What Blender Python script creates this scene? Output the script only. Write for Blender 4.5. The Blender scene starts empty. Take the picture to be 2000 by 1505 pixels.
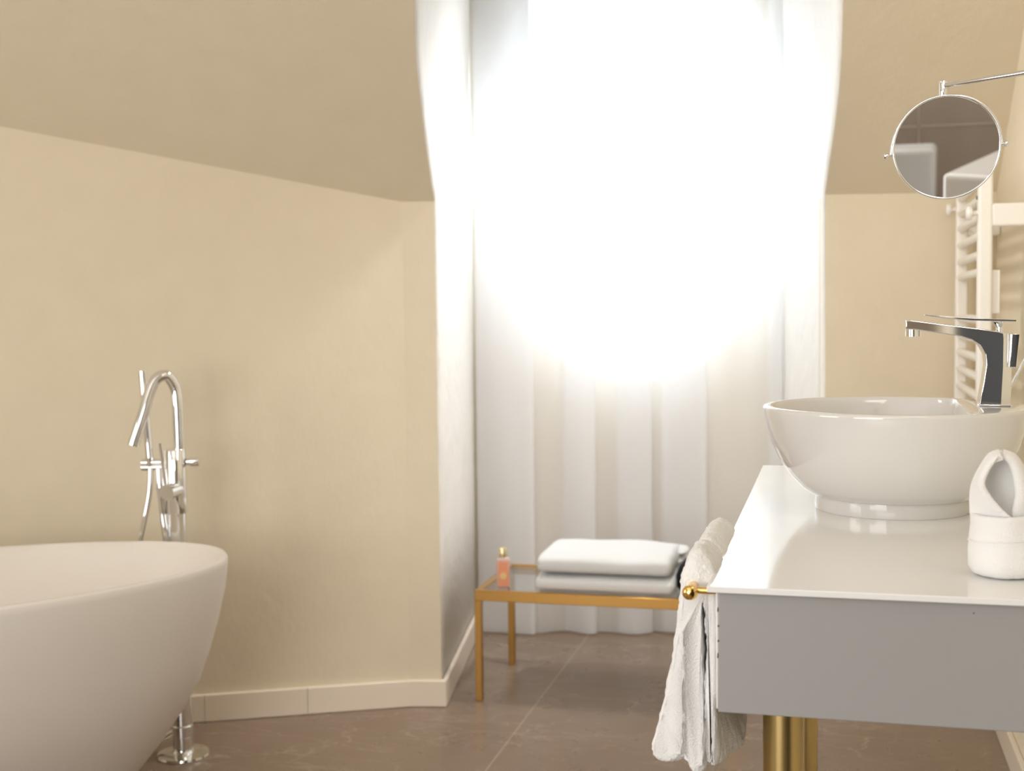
import bpy, bmesh, math, random
from math import sin, cos, pi, radians, sqrt, atan2
from mathutils import Vector, Matrix, noise

S = bpy.context.scene
COL = S.collection
V = Vector

# ------------------------------------------------------------------ camera
FPX = 2450.0
YAW = radians(14.5); PITCH = math.atan(145/FPX); ROLL = .012
CAM = V((0, 0, 1.2))
FWD = V((-sin(YAW)*cos(PITCH), cos(YAW)*cos(PITCH), -sin(PITCH)))
_r = V((cos(YAW), sin(YAW), 0)); _u = _r.cross(FWD)
RGT = _r*cos(ROLL) - _u*sin(ROLL); UPV = _u*cos(ROLL) + _r*sin(ROLL)
cd = bpy.data.cameras.new('camera'); cam = bpy.data.objects.new('camera', cd); COL.objects.link(cam)
M = Matrix((RGT, UPV, -FWD)).transposed().to_4x4(); M.translation = CAM
cam.matrix_world = M
cd.sensor_width = 36; cd.lens = 36*FPX/2000
cd.clip_start = .05
cd.dof.use_dof = True; cd.dof.focus_distance = 1.95; cd.dof.aperture_fstop = 5.0
S.camera = cam

# ------------------------------------------------------------------ world, light, exposure
S.view_settings.view_transform = 'Standard'; S.view_settings.look = 'None'
S.view_settings.gamma = 1; S.view_settings.use_curve_mapping = False
S.view_settings.exposure = 0.06
S.cycles.use_denoising = True
S.cycles.max_bounces = 12; S.cycles.diffuse_bounces = 8; S.cycles.transmission_bounces = 8
S.cycles.transparent_max_bounces = 16; S.cycles.sample_clamp_indirect = 6
W = bpy.data.worlds.new('daylight'); S.world = W; W.use_nodes = True
bg = W.node_tree.nodes['Background']; bg.inputs[0].default_value = (.86, .93, 1, 1); bg.inputs[1].default_value = 2.7

E11 = radians(11.45)
N = V((-sin(E11), cos(E11), 0)); T = V((cos(E11), sin(E11), 0)); Z = V((0, 0, 1))
B0 = V((-1.130, 3.599, 0))            # foot of the niche's left front corner
def nt(t, n, z): return B0 + T*t + N*n + Z*z

def area(name, loc, target, sx, sy, power, color, spread=180):
    l = bpy.data.lights.new(name, 'AREA'); l.shape = 'RECTANGLE'; l.size = sx; l.size_y = sy
    l.energy = power; l.color = color
    o = bpy.data.objects.new(name, l); COL.objects.link(o); o.location = loc
    o.rotation_euler = (V(target)-V(loc)).to_track_quat('-Z', 'Y').to_euler()
    l.spread = radians(spread)
    return o
area('window_daylight', nt(.60, 1.5, 2.0), nt(.55, .0, .8), 1.3, 1.5, 19, (.86, .93, 1))
area('niche_fill', nt(.90, .05, 2.5), nt(.02, .50, .5), .4, .4, 15, (1, .99, .985), 95)  # unseen source added to brighten the lower niche
area('ceiling_light', (-.7, .2, 2.5), (-.7, .35, 0), 1.6, 1.6, 4, (1, .97, .93))
area('fill_spot', (-1.2, 2.0, 2.48), (.45, 3.5, 1.25), .25, .25, 3.0, (1, .97, .92), 70)  # added fill aimed at the right wall and radiator
area('fill_spot', (.20, 2.25, 2.48), nt(-.03, .45, .45), .25, .25, 1.1, (1, .97, .93), 50)  # added fill for the low left cheek of the niche
area('front_fill', (-1.5, -1.6, 1.0), (-.8, 3.5, 1.1), 1.8, 1.5, 47, (1, .99, .975))  # broad fill added behind the camera, no fitting there
area('front_high_fill', (-.7, -1.6, 2.15), (-.2, 3.5, 1.2), 1.8, .6, 17, (1, .985, .96))  # second added fill, high up at the front wall
area('side_fill', (-3.3, .2, 1.4), (.45, 3.3, 1.3), 1.6, 1.4, 17, (1, .985, .96), 130)  # fill added on the left, brightens the right side of the room
area('washstand_fill', (.38, 1.6, 1.9), (-1.2, 4.0, .8), .5, .35, 2.2, (1, .985, .96))  # invented source above the washstand, lifts the left niche cheek

# ------------------------------------------------------------------ pixel helpers (points of real planes)
def ray(x, y): return FWD + RGT*((x-1000)/FPX) - UPV*((y-752.5)/FPX)
def atz(x, y, z): d = ray(x, y); return CAM + d*((z-CAM.z)/d.z)
def aty(x, y, Y): d = ray(x, y); return CAM + d*((Y-CAM.y)/d.y)
def onpl(x, y, p, n): d = ray(x, y); return CAM + d*((V(p)-CAM).dot(n)/d.dot(n))

# ------------------------------------------------------------------ materials
def mat(name, col, rough=.5, metal=0, spec=.5, coat=0, bump=None, var=None, trans=0, ior=1.45, sheen=0):
    m = bpy.data.materials.new(name); m.use_nodes = True
    nt_ = m.node_tree; b = nt_.nodes['Principled BSDF']
    b.inputs['Base Color'].default_value = (*col, 1); b.inputs['Roughness'].default_value = rough
    b.inputs['Metallic'].default_value = metal; b.inputs['Specular IOR Level'].default_value = spec
    b.inputs['Coat Weight'].default_value = coat; b.inputs['Coat Roughness'].default_value = .03
    b.inputs['Transmission Weight'].default_value = trans; b.inputs['IOR'].default_value = ior
    b.inputs['Sheen Weight'].default_value = sheen
    geo = nt_.nodes.new('ShaderNodeNewGeometry')
    if var:                                   # (scale, other colour, amount)
        n = nt_.nodes.new('ShaderNodeTexNoise'); n.inputs['Scale'].default_value = var[0]; n.inputs['Detail'].default_value = 6
        nt_.links.new(geo.outputs['Position'], n.inputs['Vector'])
        mx = nt_.nodes.new('ShaderNodeMix'); mx.data_type = 'RGBA'
        mr = nt_.nodes.new('ShaderNodeMapRange'); mr.inputs[1].default_value = .3; mr.inputs[2].default_value = .7
        mr.inputs[4].default_value = var[2]
        nt_.links.new(n.outputs[0], mr.inputs[0]); nt_.links.new(mr.outputs[0], mx.inputs[0])
        mx.inputs[6].default_value = (*col, 1); mx.inputs[7].default_value = (*var[1], 1)
        nt_.links.new(mx.outputs[2], b.inputs['Base Color'])
    if bump:                                  # (scale, strength, distance)
        n = nt_.nodes.new('ShaderNodeTexNoise'); n.inputs['Scale'].default_value = bump[0]; n.inputs['Detail'].default_value = 4
        mp = nt_.nodes.new('ShaderNodeMapping')
        if len(bump) > 3: mp.inputs['Scale'].default_value = bump[3]
        nt_.links.new(geo.outputs['Position'], mp.inputs['Vector']); nt_.links.new(mp.outputs[0], n.inputs['Vector'])
        bp = nt_.nodes.new('ShaderNodeBump'); bp.inputs['Strength'].default_value = bump[1]; bp.inputs['Distance'].default_value = bump[2]
        nt_.links.new(n.outputs[0], bp.inputs['Height']); nt_.links.new(bp.outputs[0], b.inputs['Normal'])
    return m

WALLC = (.745, .665, .52)
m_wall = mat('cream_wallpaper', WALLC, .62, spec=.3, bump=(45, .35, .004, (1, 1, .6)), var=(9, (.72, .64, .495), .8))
m_wall_r = mat('right_wall_cream', (.83, .76, .615), .62, spec=.3, bump=(45, .35, .004, (1, 1, .6)), var=(9, (.81, .735, .585), .8))  # wallpaper cream, paler than on the other walls
m_reveal = mat('pale_textured_plaster', (.82, .81, .785), .40, spec=.5, bump=(38, 1.0, .009, (1, 1, .45)), var=(6, (.90, .875, .82), .7))
m_ceil = mat('ceiling_paint', (.80, .76, .68), .7)
m_base = mat('cream_ceramic_skirting', (.82, .73, .62), .35)
m_white = mat('white_lacquer_top', (.87, .87, .865), .13, spec=.5, coat=.4)
m_panel = mat('pale_grey_lacquer', (.36, .355, .35), .32, spec=.4)
m_ceramic = mat('white_ceramic', (.69, .68, .665), .06, spec=.6, coat=.6)
m_tub = mat('matt_solid_surface', (.79, .75, .70), .45, spec=.35)
m_chrome = mat('chrome', (.86, .87, .88), .055, metal=1)
m_mirror = mat('mirror_glass', (.93, .94, .95), .0, metal=1)
m_gold = mat('polished_gold', (.93, .62, .22), .16, metal=1)
m_brass = mat('brushed_brass', (.56, .42, .18), .30, metal=1, bump=(160, .12, .001, (1, 1, .02)))
m_tgold = mat('satin_gold_paint', (.47, .26, .07), .30, metal=.75)
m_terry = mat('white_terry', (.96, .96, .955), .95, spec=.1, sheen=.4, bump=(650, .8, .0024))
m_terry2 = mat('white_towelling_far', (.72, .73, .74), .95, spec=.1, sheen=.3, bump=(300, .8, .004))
m_rad = mat('white_enamel', (.84, .81, .76), .3)
m_black = mat('black_cloth', (.012, .013, .018), .8)
m_pink = mat('peach_shower_gel', (.95, .42, .24), .25, trans=.25)
m_pinkpl = mat('clear_pink_plastic', (.97, .80, .74), .15, trans=.55)
m_label = mat('gold_label', (.72, .52, .24), .4)
m_capg = mat('pale_gold_cap', (.78, .66, .40), .25, metal=.7)
m_capd = mat('dark_gold_stripe', (.36, .29, .13), .35, metal=.6)
m_taupe = mat('taupe_marble_wall', (.34, .29, .25), .25, var=(3, (.42, .36, .32), .8))
m_grout = mat('pale_grout', (.5, .44, .39), .7)
m_fix = mat('grey_white_acrylic', (.6, .61, .62), .25)
m_dark = mat('added_door_dark', (.012, .011, .011), .75, spec=.15)
m_frame = mat('white_window_frame', (.85, .85, .85), .35)

def glass_mat():
    m = bpy.data.materials.new('clear_glass'); m.use_nodes = True; n = m.node_tree; n.nodes.clear()
    o = n.nodes.new('ShaderNodeOutputMaterial'); g = n.nodes.new('ShaderNodeBsdfGlossy'); g.inputs['Roughness'].default_value = .02
    t = n.nodes.new('ShaderNodeBsdfTransparent'); t.inputs[0].default_value = (.95, .97, .96, 1)
    lw = n.nodes.new('ShaderNodeLayerWeight'); lw.inputs[0].default_value = .5; mx = n.nodes.new('ShaderNodeMixShader')
    pw = n.nodes.new('ShaderNodeMath'); pw.operation = 'POWER'; pw.inputs[1].default_value = 4.2; n.links.new(lw.outputs['Facing'], pw.inputs[0])
    f = n.nodes.new('ShaderNodeMath'); f.operation = 'MULTIPLY_ADD'; f.inputs[1].default_value = .9; f.inputs[2].default_value = .05
    n.links.new(pw.outputs[0], f.inputs[0]); n.links.new(f.outputs[0], mx.inputs[0]); n.links.new(t.outputs[0], mx.inputs[1]); n.links.new(g.outputs[0], mx.inputs[2])
    n.links.new(mx.outputs[0], o.inputs[0]); return m
m_glass = glass_mat()
def sheer_mat():
    m = bpy.data.materials.new('sheer_voile'); m.use_nodes = True; n = m.node_tree; n.nodes.clear()
    o = n.nodes.new('ShaderNodeOutputMaterial')
    tp = n.nodes.new('ShaderNodeBsdfTransparent'); tp.inputs[0].default_value = (1, 1, 1, 1)
    tl = n.nodes.new('ShaderNodeBsdfTranslucent'); tl.inputs[0].default_value = (.93, .93, .94, 1)
    df = n.nodes.new('ShaderNodeBsdfDiffuse'); df.inputs[0].default_value = (.90, .90, .91, 1)
    a = n.nodes.new('ShaderNodeMixShader'); a.inputs[0].default_value = .55
    b = n.nodes.new('ShaderNodeMixShader'); b.inputs[0].default_value = .70
    n.links.new(tl.outputs[0], a.inputs[1]); n.links.new(df.outputs[0], a.inputs[2])
    n.links.new(tp.outputs[0], b.inputs[1]); n.links.new(a.outputs[0], b.inputs[2]); n.links.new(b.outputs[0], o.inputs[0])
    return m
m_sheer = sheer_mat()

def floor_mat():
    m = bpy.data.materials.new('taupe_marble_tile'); m.use_nodes = True; t = m.node_tree; L = t.links
    b = t.nodes['Principled BSDF']; b.inputs['Roughness'].default_value = .3; b.inputs['Specular IOR Level'].default_value = .5
    geo = t.nodes.new('ShaderNodeNewGeometry')
    def noise_(scale, detail, dist, rot=0, sc=(1, 1, 1)):
        mp = t.nodes.new('ShaderNodeMapping'); mp.inputs['Rotation'].default_value = (0, 0, rot); mp.inputs['Scale'].default_value = sc
        L.new(geo.outputs['Position'], mp.inputs['Vector'])
        n = t.nodes.new('ShaderNodeTexNoise'); n.inputs['Scale'].default_value = scale; n.inputs['Detail'].default_value = detail
        n.inputs['Distortion'].default_value = dist; L.new(mp.outputs[0], n.inputs['Vector']); return n.outputs[0]
    def mapr(s, a, b_, c, d):
        r = t.nodes.new('ShaderNodeMapRange'); r.inputs[1].default_value = a; r.inputs[2].default_value = b_
        r.inputs[3].default_value = c; r.inputs[4].default_value = d; L.new(s, r.inputs[0]); return r.outputs[0]
    def mth(op, a, b_=None):
        n = t.nodes.new('ShaderNodeMath'); n.operation = op
        for i, q in enumerate((a, b_)):
            if q is None: continue
            if isinstance(q, (int, float)): n.inputs[i].default_value = q
            else: L.new(q, n.inputs[i])
        return n.outputs[0]
    def mix(f, a, b_):
        n = t.nodes.new('ShaderNodeMix'); n.data_type = 'RGBA'; L.new(f, n.inputs[0])
        for i, q in ((6, a), (7, b_)):
            if isinstance(q, tuple): n.inputs[i].default_value = (*q, 1)
            else: L.new(q, n.inputs[i])
        return n.outputs[2]
    c = mix(mapr(noise_(1.6, 4, 0), .3, .7, 0, 1), (.205, .145, .102), (.265, .195, .145))
    def veins(scale, rot, sc, w, dist, dsc):
        mp = t.nodes.new('ShaderNodeMapping'); mp.inputs['Rotation'].default_value = (0, 0, rot); mp.inputs['Scale'].default_value = sc
        L.new(geo.outputs['Position'], mp.inputs['Vector'])
        n = t.nodes.new('ShaderNodeTexNoise'); n.inputs['Scale'].default_value = dsc; n.inputs['Detail'].default_value = 5; L.new(mp.outputs[0], n.inputs['Vector'])
        vs_ = t.nodes.new('ShaderNodeVectorMath'); vs_.operation = 'SCALE'; vs_.inputs['Scale'].default_value = dist; L.new(n.outputs['Color'], vs_.inputs[0])
        va = t.nodes.new('ShaderNodeVectorMath'); va.operation = 'ADD'; L.new(mp.outputs[0], va.inputs[0]); L.new(vs_.outputs[0], va.inputs[1])
        v = t.nodes.new('ShaderNodeTexVoronoi'); v.feature = 'DISTANCE_TO_EDGE'; v.inputs['Scale'].default_value = scale; L.new(va.outputs[0], v.inputs['Vector'])
        return mapr(v.outputs['Distance'], 0, w, 1, 0)
    k1 = mapr(noise_(2.6, 3, 0), .38, .60, 0, .7)
    c = mix(mth('MULTIPLY', veins(2.6, .5, (1, 2.6, 1), .014, .35, 3.0), k1), c, (.43, .34, .27))
    k2 = mapr(noise_(3.7, 3, 0, 1.0), .40, .62, 0, .6)
    c = mix(mth('MULTIPLY', veins(3.4, -.45, (1, 3.0, 1), .018, .4, 4.0), k2), c, (.46, .37, .30))
    sp = t.nodes.new('ShaderNodeSeparateXYZ'); L.new(geo.outputs['Position'], sp.inputs[0])
    def joint(s, off, per, w):
        f = mth('FRACT', mth('DIVIDE', mth('ADD', s, 20*per-off), per))
        d = mth('MINIMUM', f, mth('SUBTRACT', 1.0, f))
        return mapr(mth('MULTIPLY', d, per), w*.6, w, 1, 0)
    c = mix(joint(sp.outputs[0], -.885, 1.42, .0022), c, (.42, .345, .27))
    j2 = mth('MULTIPLY', joint(sp.outputs[1], 3.665, 1.42, .0018), .45)
    c = mix(j2, c, (.40, .33, .27))
    L.new(c, b.inputs['Base Color'])
    L.new(mapr(noise_(5, 4, 0), .3, .7, .24, .36), b.inputs['Roughness'])
    return m
m_floor = floor_mat()

# ------------------------------------------------------------------ object helpers
ORG = {}
def empty(name, loc, label, cat, group=None):
    o = bpy.data.objects.new(name, None); COL.objects.link(o); o.empty_display_size = .1
    o.location = loc; ORG[o.name] = V(loc); o['label'] = label; o['category'] = cat
    if group: o['group'] = group
    return o
def tag(o, label=None, cat=None, group=None, kind=None):
    for k, v in (('label', label), ('category', cat), ('group', group), ('kind', kind)):
        if v: o[k] = v
    return o
def link(name, verts, faces, m, parent=None, smooth=False, angle=40, mats=None):
    """one mesh object from world coordinates"""
    verts = [V(v) for v in verts]
    if parent is not None: org = ORG[parent.name]
    else:
        lo = V([min(v[i] for v in verts) for i in range(3)]); hi = V([max(v[i] for v in verts) for i in range(3)])
        org = V(((lo.x+hi.x)/2, (lo.y+hi.y)/2, lo.z))
    me = bpy.data.meshes.new(name); me.from_pydata([v-org for v in verts], [], faces); me.validate(); me.update()
    bm = bmesh.new(); bm.from_mesh(me); bmesh.ops.recalc_face_normals(bm, faces=bm.faces); bm.to_mesh(me); bm.free()
    for mm in (mats or [m]): me.materials.append(mm)
    o = bpy.data.objects.new(name, me); COL.objects.link(o)
    if parent is not None: o.parent = parent; ORG[o.name] = org
    else: o.location = org; ORG[o.name] = org
    if parent is not None and parent.type == 'MESH' : ORG[o.name] = ORG[parent.name]
    if smooth:
        for p in me.polygons: p.use_smooth = True
        if angle < 180: me.set_sharp_from_angle(angle=radians(angle))
    return o
def bevel(o, w, seg=2):
    b = o.modifiers.new('bevel', 'BEVEL'); b.width = w; b.segments = seg; b.limit_method = 'ANGLE'; b.angle_limit = radians(35)
    b.harden_normals = False
    for p in o.data.polygons: p.use_smooth = True
    o.data.set_sharp_from_angle(angle=radians(50))
    return o
class G:
    def __init__(s): s.v = []; s.f = []
    def add(s, v, f):
        k = len(s.v); s.v += [V(q) for q in v]; s.f += [tuple(i+k for i in q) for q in f]; return s
    def box(s, lo, hi, M=None):
        c = [V((x, y, z)) for x in (lo[0], hi[0]) for y in (lo[1], hi[1]) for z in (lo[2], hi[2])]
        if M: c = [M @ q for q in c]
        return s.add(c, [(0, 1, 3, 2), (4, 6, 7, 5), (0, 4, 5, 1), (2, 3, 7, 6), (0, 2, 6, 4), (1, 5, 7, 3)])
    def tube(s, path, r, n=20, cap=True, closed=False):
        path = [V(p) for p in path]; m = len(path); rings = []
        rr = r if isinstance(r, (list, tuple)) else [r]*m
        prev = None
        for i, p in enumerate(path):
            if closed: t = path[(i+1) % m]-path[i-1]
            else: t = path[min(i+1, m-1)]-path[max(i-1, 0)]
            t.normalize()
            a = (V((0, 0, 1)) if abs(t.z) < .95 else V((1, 0, 0))) if prev is None else prev
            a = (a-t*a.dot(t)).normalized(); prev = a; b = t.cross(a)
            rings.append([p+(a*cos(2*pi*j/n)+b*sin(2*pi*j/n))*rr[i] for j in range(n)])
        vs = [q for R_ in rings for q in R_]; fs = []
        for i in range(m if closed else m-1):
            for j in range(n):
                k = (i+1) % m
                fs.append((i*n+j, i*n+(j+1) % n, k*n+(j+1) % n, k*n+j))
        if cap and not closed: fs += [tuple(range(n))[::-1], tuple((m-1)*n+j for j in range(n))]
        return s.add(vs, fs)
    def lathe(s, prof, c, n=64, axis=None):
        """prof: (radius, height); axis: unit vector"""
        ax = V(axis).normalized() if axis is not None else V((0, 0, 1))
        a = (V((1, 0, 0)) if abs(ax.x) < .9 else V((0, 1, 0))); a = (a-ax*a.dot(ax)).normalized(); b = ax.cross(a)
        vs = []; fs = []
        for r, h in prof:
            vs += [V(c)+ax*h+(a*cos(2*pi*j/n)+b*sin(2*pi*j/n))*max(r, 1e-5) for j in range(n)]
        for i in range(len(prof)-1):
            for j in range(n): fs.append((i*n+j, i*n+(j+1) % n, (i+1)*n+(j+1) % n, (i+1)*n+j))
        if prof[0][0] > 1e-4: fs.append(tuple(range(n))[::-1])
        if prof[-1][0] > 1e-4: fs.append(tuple((len(prof)-1)*n+j for j in range(n)))
        return s.add(vs, fs)
    def prism(s, poly, d):
        n = len(poly); d = V(d)
        return s.add([V(p) for p in poly]+[V(p)+d for p in poly],
                     [tuple(range(n))[::-1], tuple(range(n, 2*n))]+[(i, (i+1) % n, n+(i+1) % n, n+i) for i in range(n)])
    def loft(s, secs, closed=True, cap=True):
        n = len(secs[0]); vs = [q for c in secs for q in c]; fs = []
        for i in range(len(secs)-1):
            for j in range(n if closed else n-1): fs.append((i*n+j, i*n+(j+1) % n, (i+1)*n+(j+1) % n, (i+1)*n+j))
        if cap and closed: fs += [tuple(range(n))[::-1], tuple((len(secs)-1)*n+j for j in range(n))]
        return s.add(vs, fs)
    def out(s, name, m, parent=None, smooth=False, angle=40): return link(name, s.v, s.f, m, parent, smooth, angle)
def catmull(pts, k=8, closed=False):
    pts = [V(p) for p in pts]; n = len(pts); out = []
    for i in range(n if closed else n-1):
        if closed: a, b, c, d = pts[i-1], pts[i], pts[(i+1) % n], pts[(i+2) % n]
        else: a, b, c, d = pts[max(i-1, 0)], pts[i], pts[i+1], pts[min(i+2, n-1)]
        for j in range(k):
            t = j/k; out.append(.5*((2*b)+(c-a)*t+(2*a-5*b+4*c-d)*t*t+(3*b-a-3*c+d)*t**3))
    if not closed: out.append(pts[-1])
    return out
def ngrid(poly_pts):  # fan-safe single polygon
    return poly_pts, [tuple(range(len(poly_pts)))]
def fuzz(o, amp, freq, amp2=0, freq2=1):
    me = o.data
    ns = [v.normal.copy() for v in me.vertices]
    for v, nn in zip(me.vertices, ns):
        p = v.co + o.location
        v.co += nn*(noise.noise(p*freq)*amp + (noise.noise(p*freq2)*amp2 if amp2 else 0))
    me.update()

# ================================================================== ROOM SHELL
EAVE = 1.53; LEAN = radians(54); CEIL = 2.55
def roofn(z): return -(z-EAVE)*math.tan(LEAN)         # distance along N of the sloping ceiling at height z
NCE = roofn(CEIL)
TL, TR = -.031, 1.120                                # niche sides on the room face
KT = -.13                                            # the wall turns here
kink = nt(KT, 0, 0)
wdir = (V((-1.828, 3.296, 0))-kink).normalized()     # left wall runs towards the left and the camera
XR = .453
tR = (XR-B0.x)/T.x                                   # T of the right corner at n=0
def t_at_right(n): return (XR-B0.x-N.x*n)/T.x
def struct(name, verts, faces, m, th=.10, inside=None, smooth=False):
    """wall surface with real thickness, built away from the room"""
    verts = [V(v) for v in verts]
    inside = V(inside) if inside is not None else V((-.8, 1.5, 1.2))
    me = bpy.data.meshes.new(name)
    c = sum(verts, V())/len(verts); org = V((c.x, c.y, min(v.z for v in verts)))
    me.from_pydata([v-org for v in verts], [], faces); me.update()
    bm = bmesh.new(); bm.from_mesh(me); bmesh.ops.recalc_face_normals(bm, faces=bm.faces)
    bm.faces.ensure_lookup_table()
    f = max(bm.faces, key=lambda q: q.calc_area())
    if f.normal.dot(inside-(f.calc_center_median()+org)) < 0: bmesh.ops.reverse_faces(bm, faces=bm.faces)
    if len(faces) < 4:                        # separate flat pieces: turn each one towards the room
        for q in bm.faces:
            if q.normal.dot(inside-(q.calc_center_median()+org)) < 0: q.normal_flip()
    bm.to_mesh(me); bm.free(); me.materials.append(m)
    o = bpy.data.objects.new(name, me); COL.objects.link(o); o.location = org; ORG[o.name] = org
    if th:
        s = o.modifiers.new('thickness', 'SOLIDIFY'); s.thickness = th; s.offset = -1
    if smooth:
        for p in me.polygons: p.use_smooth = True
    o['kind'] = 'structure'
    return o
# floor
g = G(); g.box((-3.6, -2.0, -.1), (.60, 5.0, 0)); tag(g.out('floor', m_floor), kind='structure')
# left wall with the rising crease
def crease(s):   # point on left wall at distance s where the slope meets it
    p = kink+wdir*s; inset = -(p-B0).dot(N)
    return p + Z*(EAVE + inset/math.tan(LEAN))
SL = 2.55
struct('wall_left', [kink, kink+wdir*SL, crease(SL), crease(0)], [(0, 1, 2, 3)], m_wall)
# front piece between the turn and the niche, and the piece right of the niche
struct('wall_back', [nt(KT, 0, 0), nt(TL-.002, 0, 0), nt(TL-.002, 0, EAVE), nt(KT, 0, EAVE),
                     nt(TR+.002, 0, 0), nt(tR, 0, 0), nt(tR, 0, EAVE), nt(TR+.002, 0, EAVE)], [(0, 1, 2, 3), (4, 5, 6, 7)], m_wall)
# sloping ceiling: left and right of the dormer opening, whose edges lean together higher up
edgeL = [(-.031, EAVE), (-.0325, 1.60), (-.0315, 1.69), (-.028, 1.78), (-.023, 1.865), (-.007, 1.972), (.02, 2.10), (.07, 2.22), (.16, 2.34), (.28, 2.44), (.42, CEIL)]
edgeR = [(1.120, EAVE), (1.1095, 1.62), (1.0997, 1.711), (1.082, 1.82), (1.050, 1.953), (1.02, 2.06), (.98, 2.16), (.91, 2.27), (.82, 2.37), (.72, 2.46), (.60, CEIL)]
def smooth_edge(e):
    return [(p.x, p.y) for p in catmull([(a, b, 0) for a, b in e], 4)]
edgeL = smooth_edge(edgeL); edgeR = smooth_edge(edgeR)
PL = [nt(t, roofn(z), z) for t, z in edgeL]; PR = [nt(t, roofn(z), z) for t, z in edgeR]
# where the left wall's crease would reach the ceiling side
farL = crease(SL)
tF = (farL-B0).dot(T)
vs = [crease(0)] + PL + [nt(tF-.3, NCE, CEIL), farL]
struct('ceiling_slope', vs, [tuple(range(len(vs)))], m_wall, th=.08)['kind'] = 'structure'
bpy.data.objects['ceiling_slope'].name = 'wall_slope_left'
vs = PR[::-1] + [nt(tR, 0, EAVE), nt(t_at_right(NCE), NCE, CEIL)]
struct('wall_slope_right', vs, [tuple(range(len(vs)))], m_wall, th=.08)
# niche cheeks
ND = .97
def cheek(name, edge, tb_func):
    prof = [(edge[0][0], 0.0), (edge[0][0], .5), (edge[0][0], 1.0)] + edge
    rows = []
    for t, z in prof:
        n0 = (0 if z <= EAVE else roofn(z))+.003; row = []
        for k in range(13):
            q = k/12; n = n0*(1-q)+ND*q
            tb = tb_func(t, z); qq = q
            row.append(nt(t*(1-qq)+tb*qq, n, z))
        rows.append(row)
    vs = [p for r in rows for p in r]; m_ = 13
    fs = [(i*m_+j, i*m_+j+1, (i+1)*m_+j+1, (i+1)*m_+j) for i in range(len(rows)-1) for j in range(m_-1)]
    return struct(name, vs, fs, m_reveal, th=.03, inside=nt(.55, .4, 1.2), smooth=True)
cheek('wall_niche_left', edgeL, lambda t, z: .002)
cheek('wall_niche_right', edgeR, lambda t, z: 1.146)
# window wall with an oval opening
WC_T, WC_Z, WRX, WRZ = .610, 1.745, .545, .745
def oval(rx, rz, n_, k=72): return [nt(WC_T+rx*cos(2*pi*j/k), n_, WC_Z+rz*sin(2*pi*j/k)) for j in range(k)]
K = 72
bound = []
for j in range(K):
    a = 2*pi*j/K; dx, dz = cos(a), sin(a)
    s = min((1.25-WC_T)/dx if dx > 1e-6 else ((-.1-WC_T)/dx if dx < -1e-6 else 1e9),
            (2.62-WC_Z)/dz if dz > 1e-6 else ((0-WC_Z)/dz if dz < -1e-6 else 1e9))
    bound.append(nt(WC_T+dx*s, ND, WC_Z+dz*s))
# make sure the lower corners are covered
for cx_ in (1.25, -.1):
    a = atan2(-WC_Z, cx_-WC_T); j = round(a/(2*pi)*K) % K; bound[j] = nt(cx_, ND, 0)
ov = oval(WRX, WRZ, ND)
ORX, ORZ = .600, .815
ov = oval(ORX, ORZ, ND)
fs = [(j, (j+1) % K, K+(j+1) % K, K+j) for j in range(K)]
struct('wall_window', bound+ov, fs, m_wall, th=.16, inside=nt(.55, .4, 1.2))
# splayed white embrasure of the oval window
g = G(); g.add(ov+oval(WRX-.004, WRZ-.004, ND+.15)+oval(WRX+.02, WRZ+.02, ND+.16)+oval(ORX+.01, ORZ+.01, ND+.012),
               [(a*K+j, a*K+(j+1) % K, ((a+1) % 4)*K+(j+1) % K, ((a+1) % 4)*K+j) for a in range(4) for j in range(K)])
tag(g.out('trim_2', m_frame, None, True, 50), kind='structure')
# window: frame ring and glass
g = G(); secs = []
fr = [(WRX-.005, ND+.13), (WRX-.005, ND+.19), (WRX-.035, ND+.19), (WRX-.035, ND+.13)]
ringv = []
for j in range(K):
    a = 2*pi*j/K
    for r_, n_ in fr: ringv.append(nt(WC_T+r_*cos(a), n_, WC_Z+(r_+WRZ-WRX)*sin(a)))
g.add(ringv, [(j*4+i, ((j+1) % K)*4+i, ((j+1) % K)*4+(i+1) % 4, j*4+(i+1) % 4) for j in range(K) for i in range(4)])
win = g.out('window_1', m_frame, None, True); tag(win, kind='structure')
ORG['window_1'] = ORG[win.name]
g = G(); g.add(oval(WRX-.03, WRZ-.03, ND+.16), [tuple(range(K))]); g.out('window_pane', m_glass, win)
# dormer vault over the niche and flat ceiling
vs = []; rows = []
cl = [nt(.42, NCE, CEIL), nt(.60, NCE, CEIL), nt(.72, ND, CEIL), nt(.38, ND, CEIL)]
struct('ceiling_dormer', [nt(-.1, NCE, CEIL), nt(1.25, NCE, CEIL), nt(1.25, ND+.1, CEIL), nt(-.1, ND+.1, CEIL)], [(0, 1, 2, 3)], m_reveal, th=.08, inside=nt(.55, .4, 1.2))
pA = nt(tF-.3, NCE, CEIL); pB = nt(t_at_right(NCE), NCE, CEIL)
struct('ceiling', [pA, pB, V((XR, -1.8, CEIL)), V((-3.45, -1.8, CEIL)), V((-3.45, pA.y-.0, CEIL))], [(0, 1, 2, 3, 4)], m_ceil)
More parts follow.
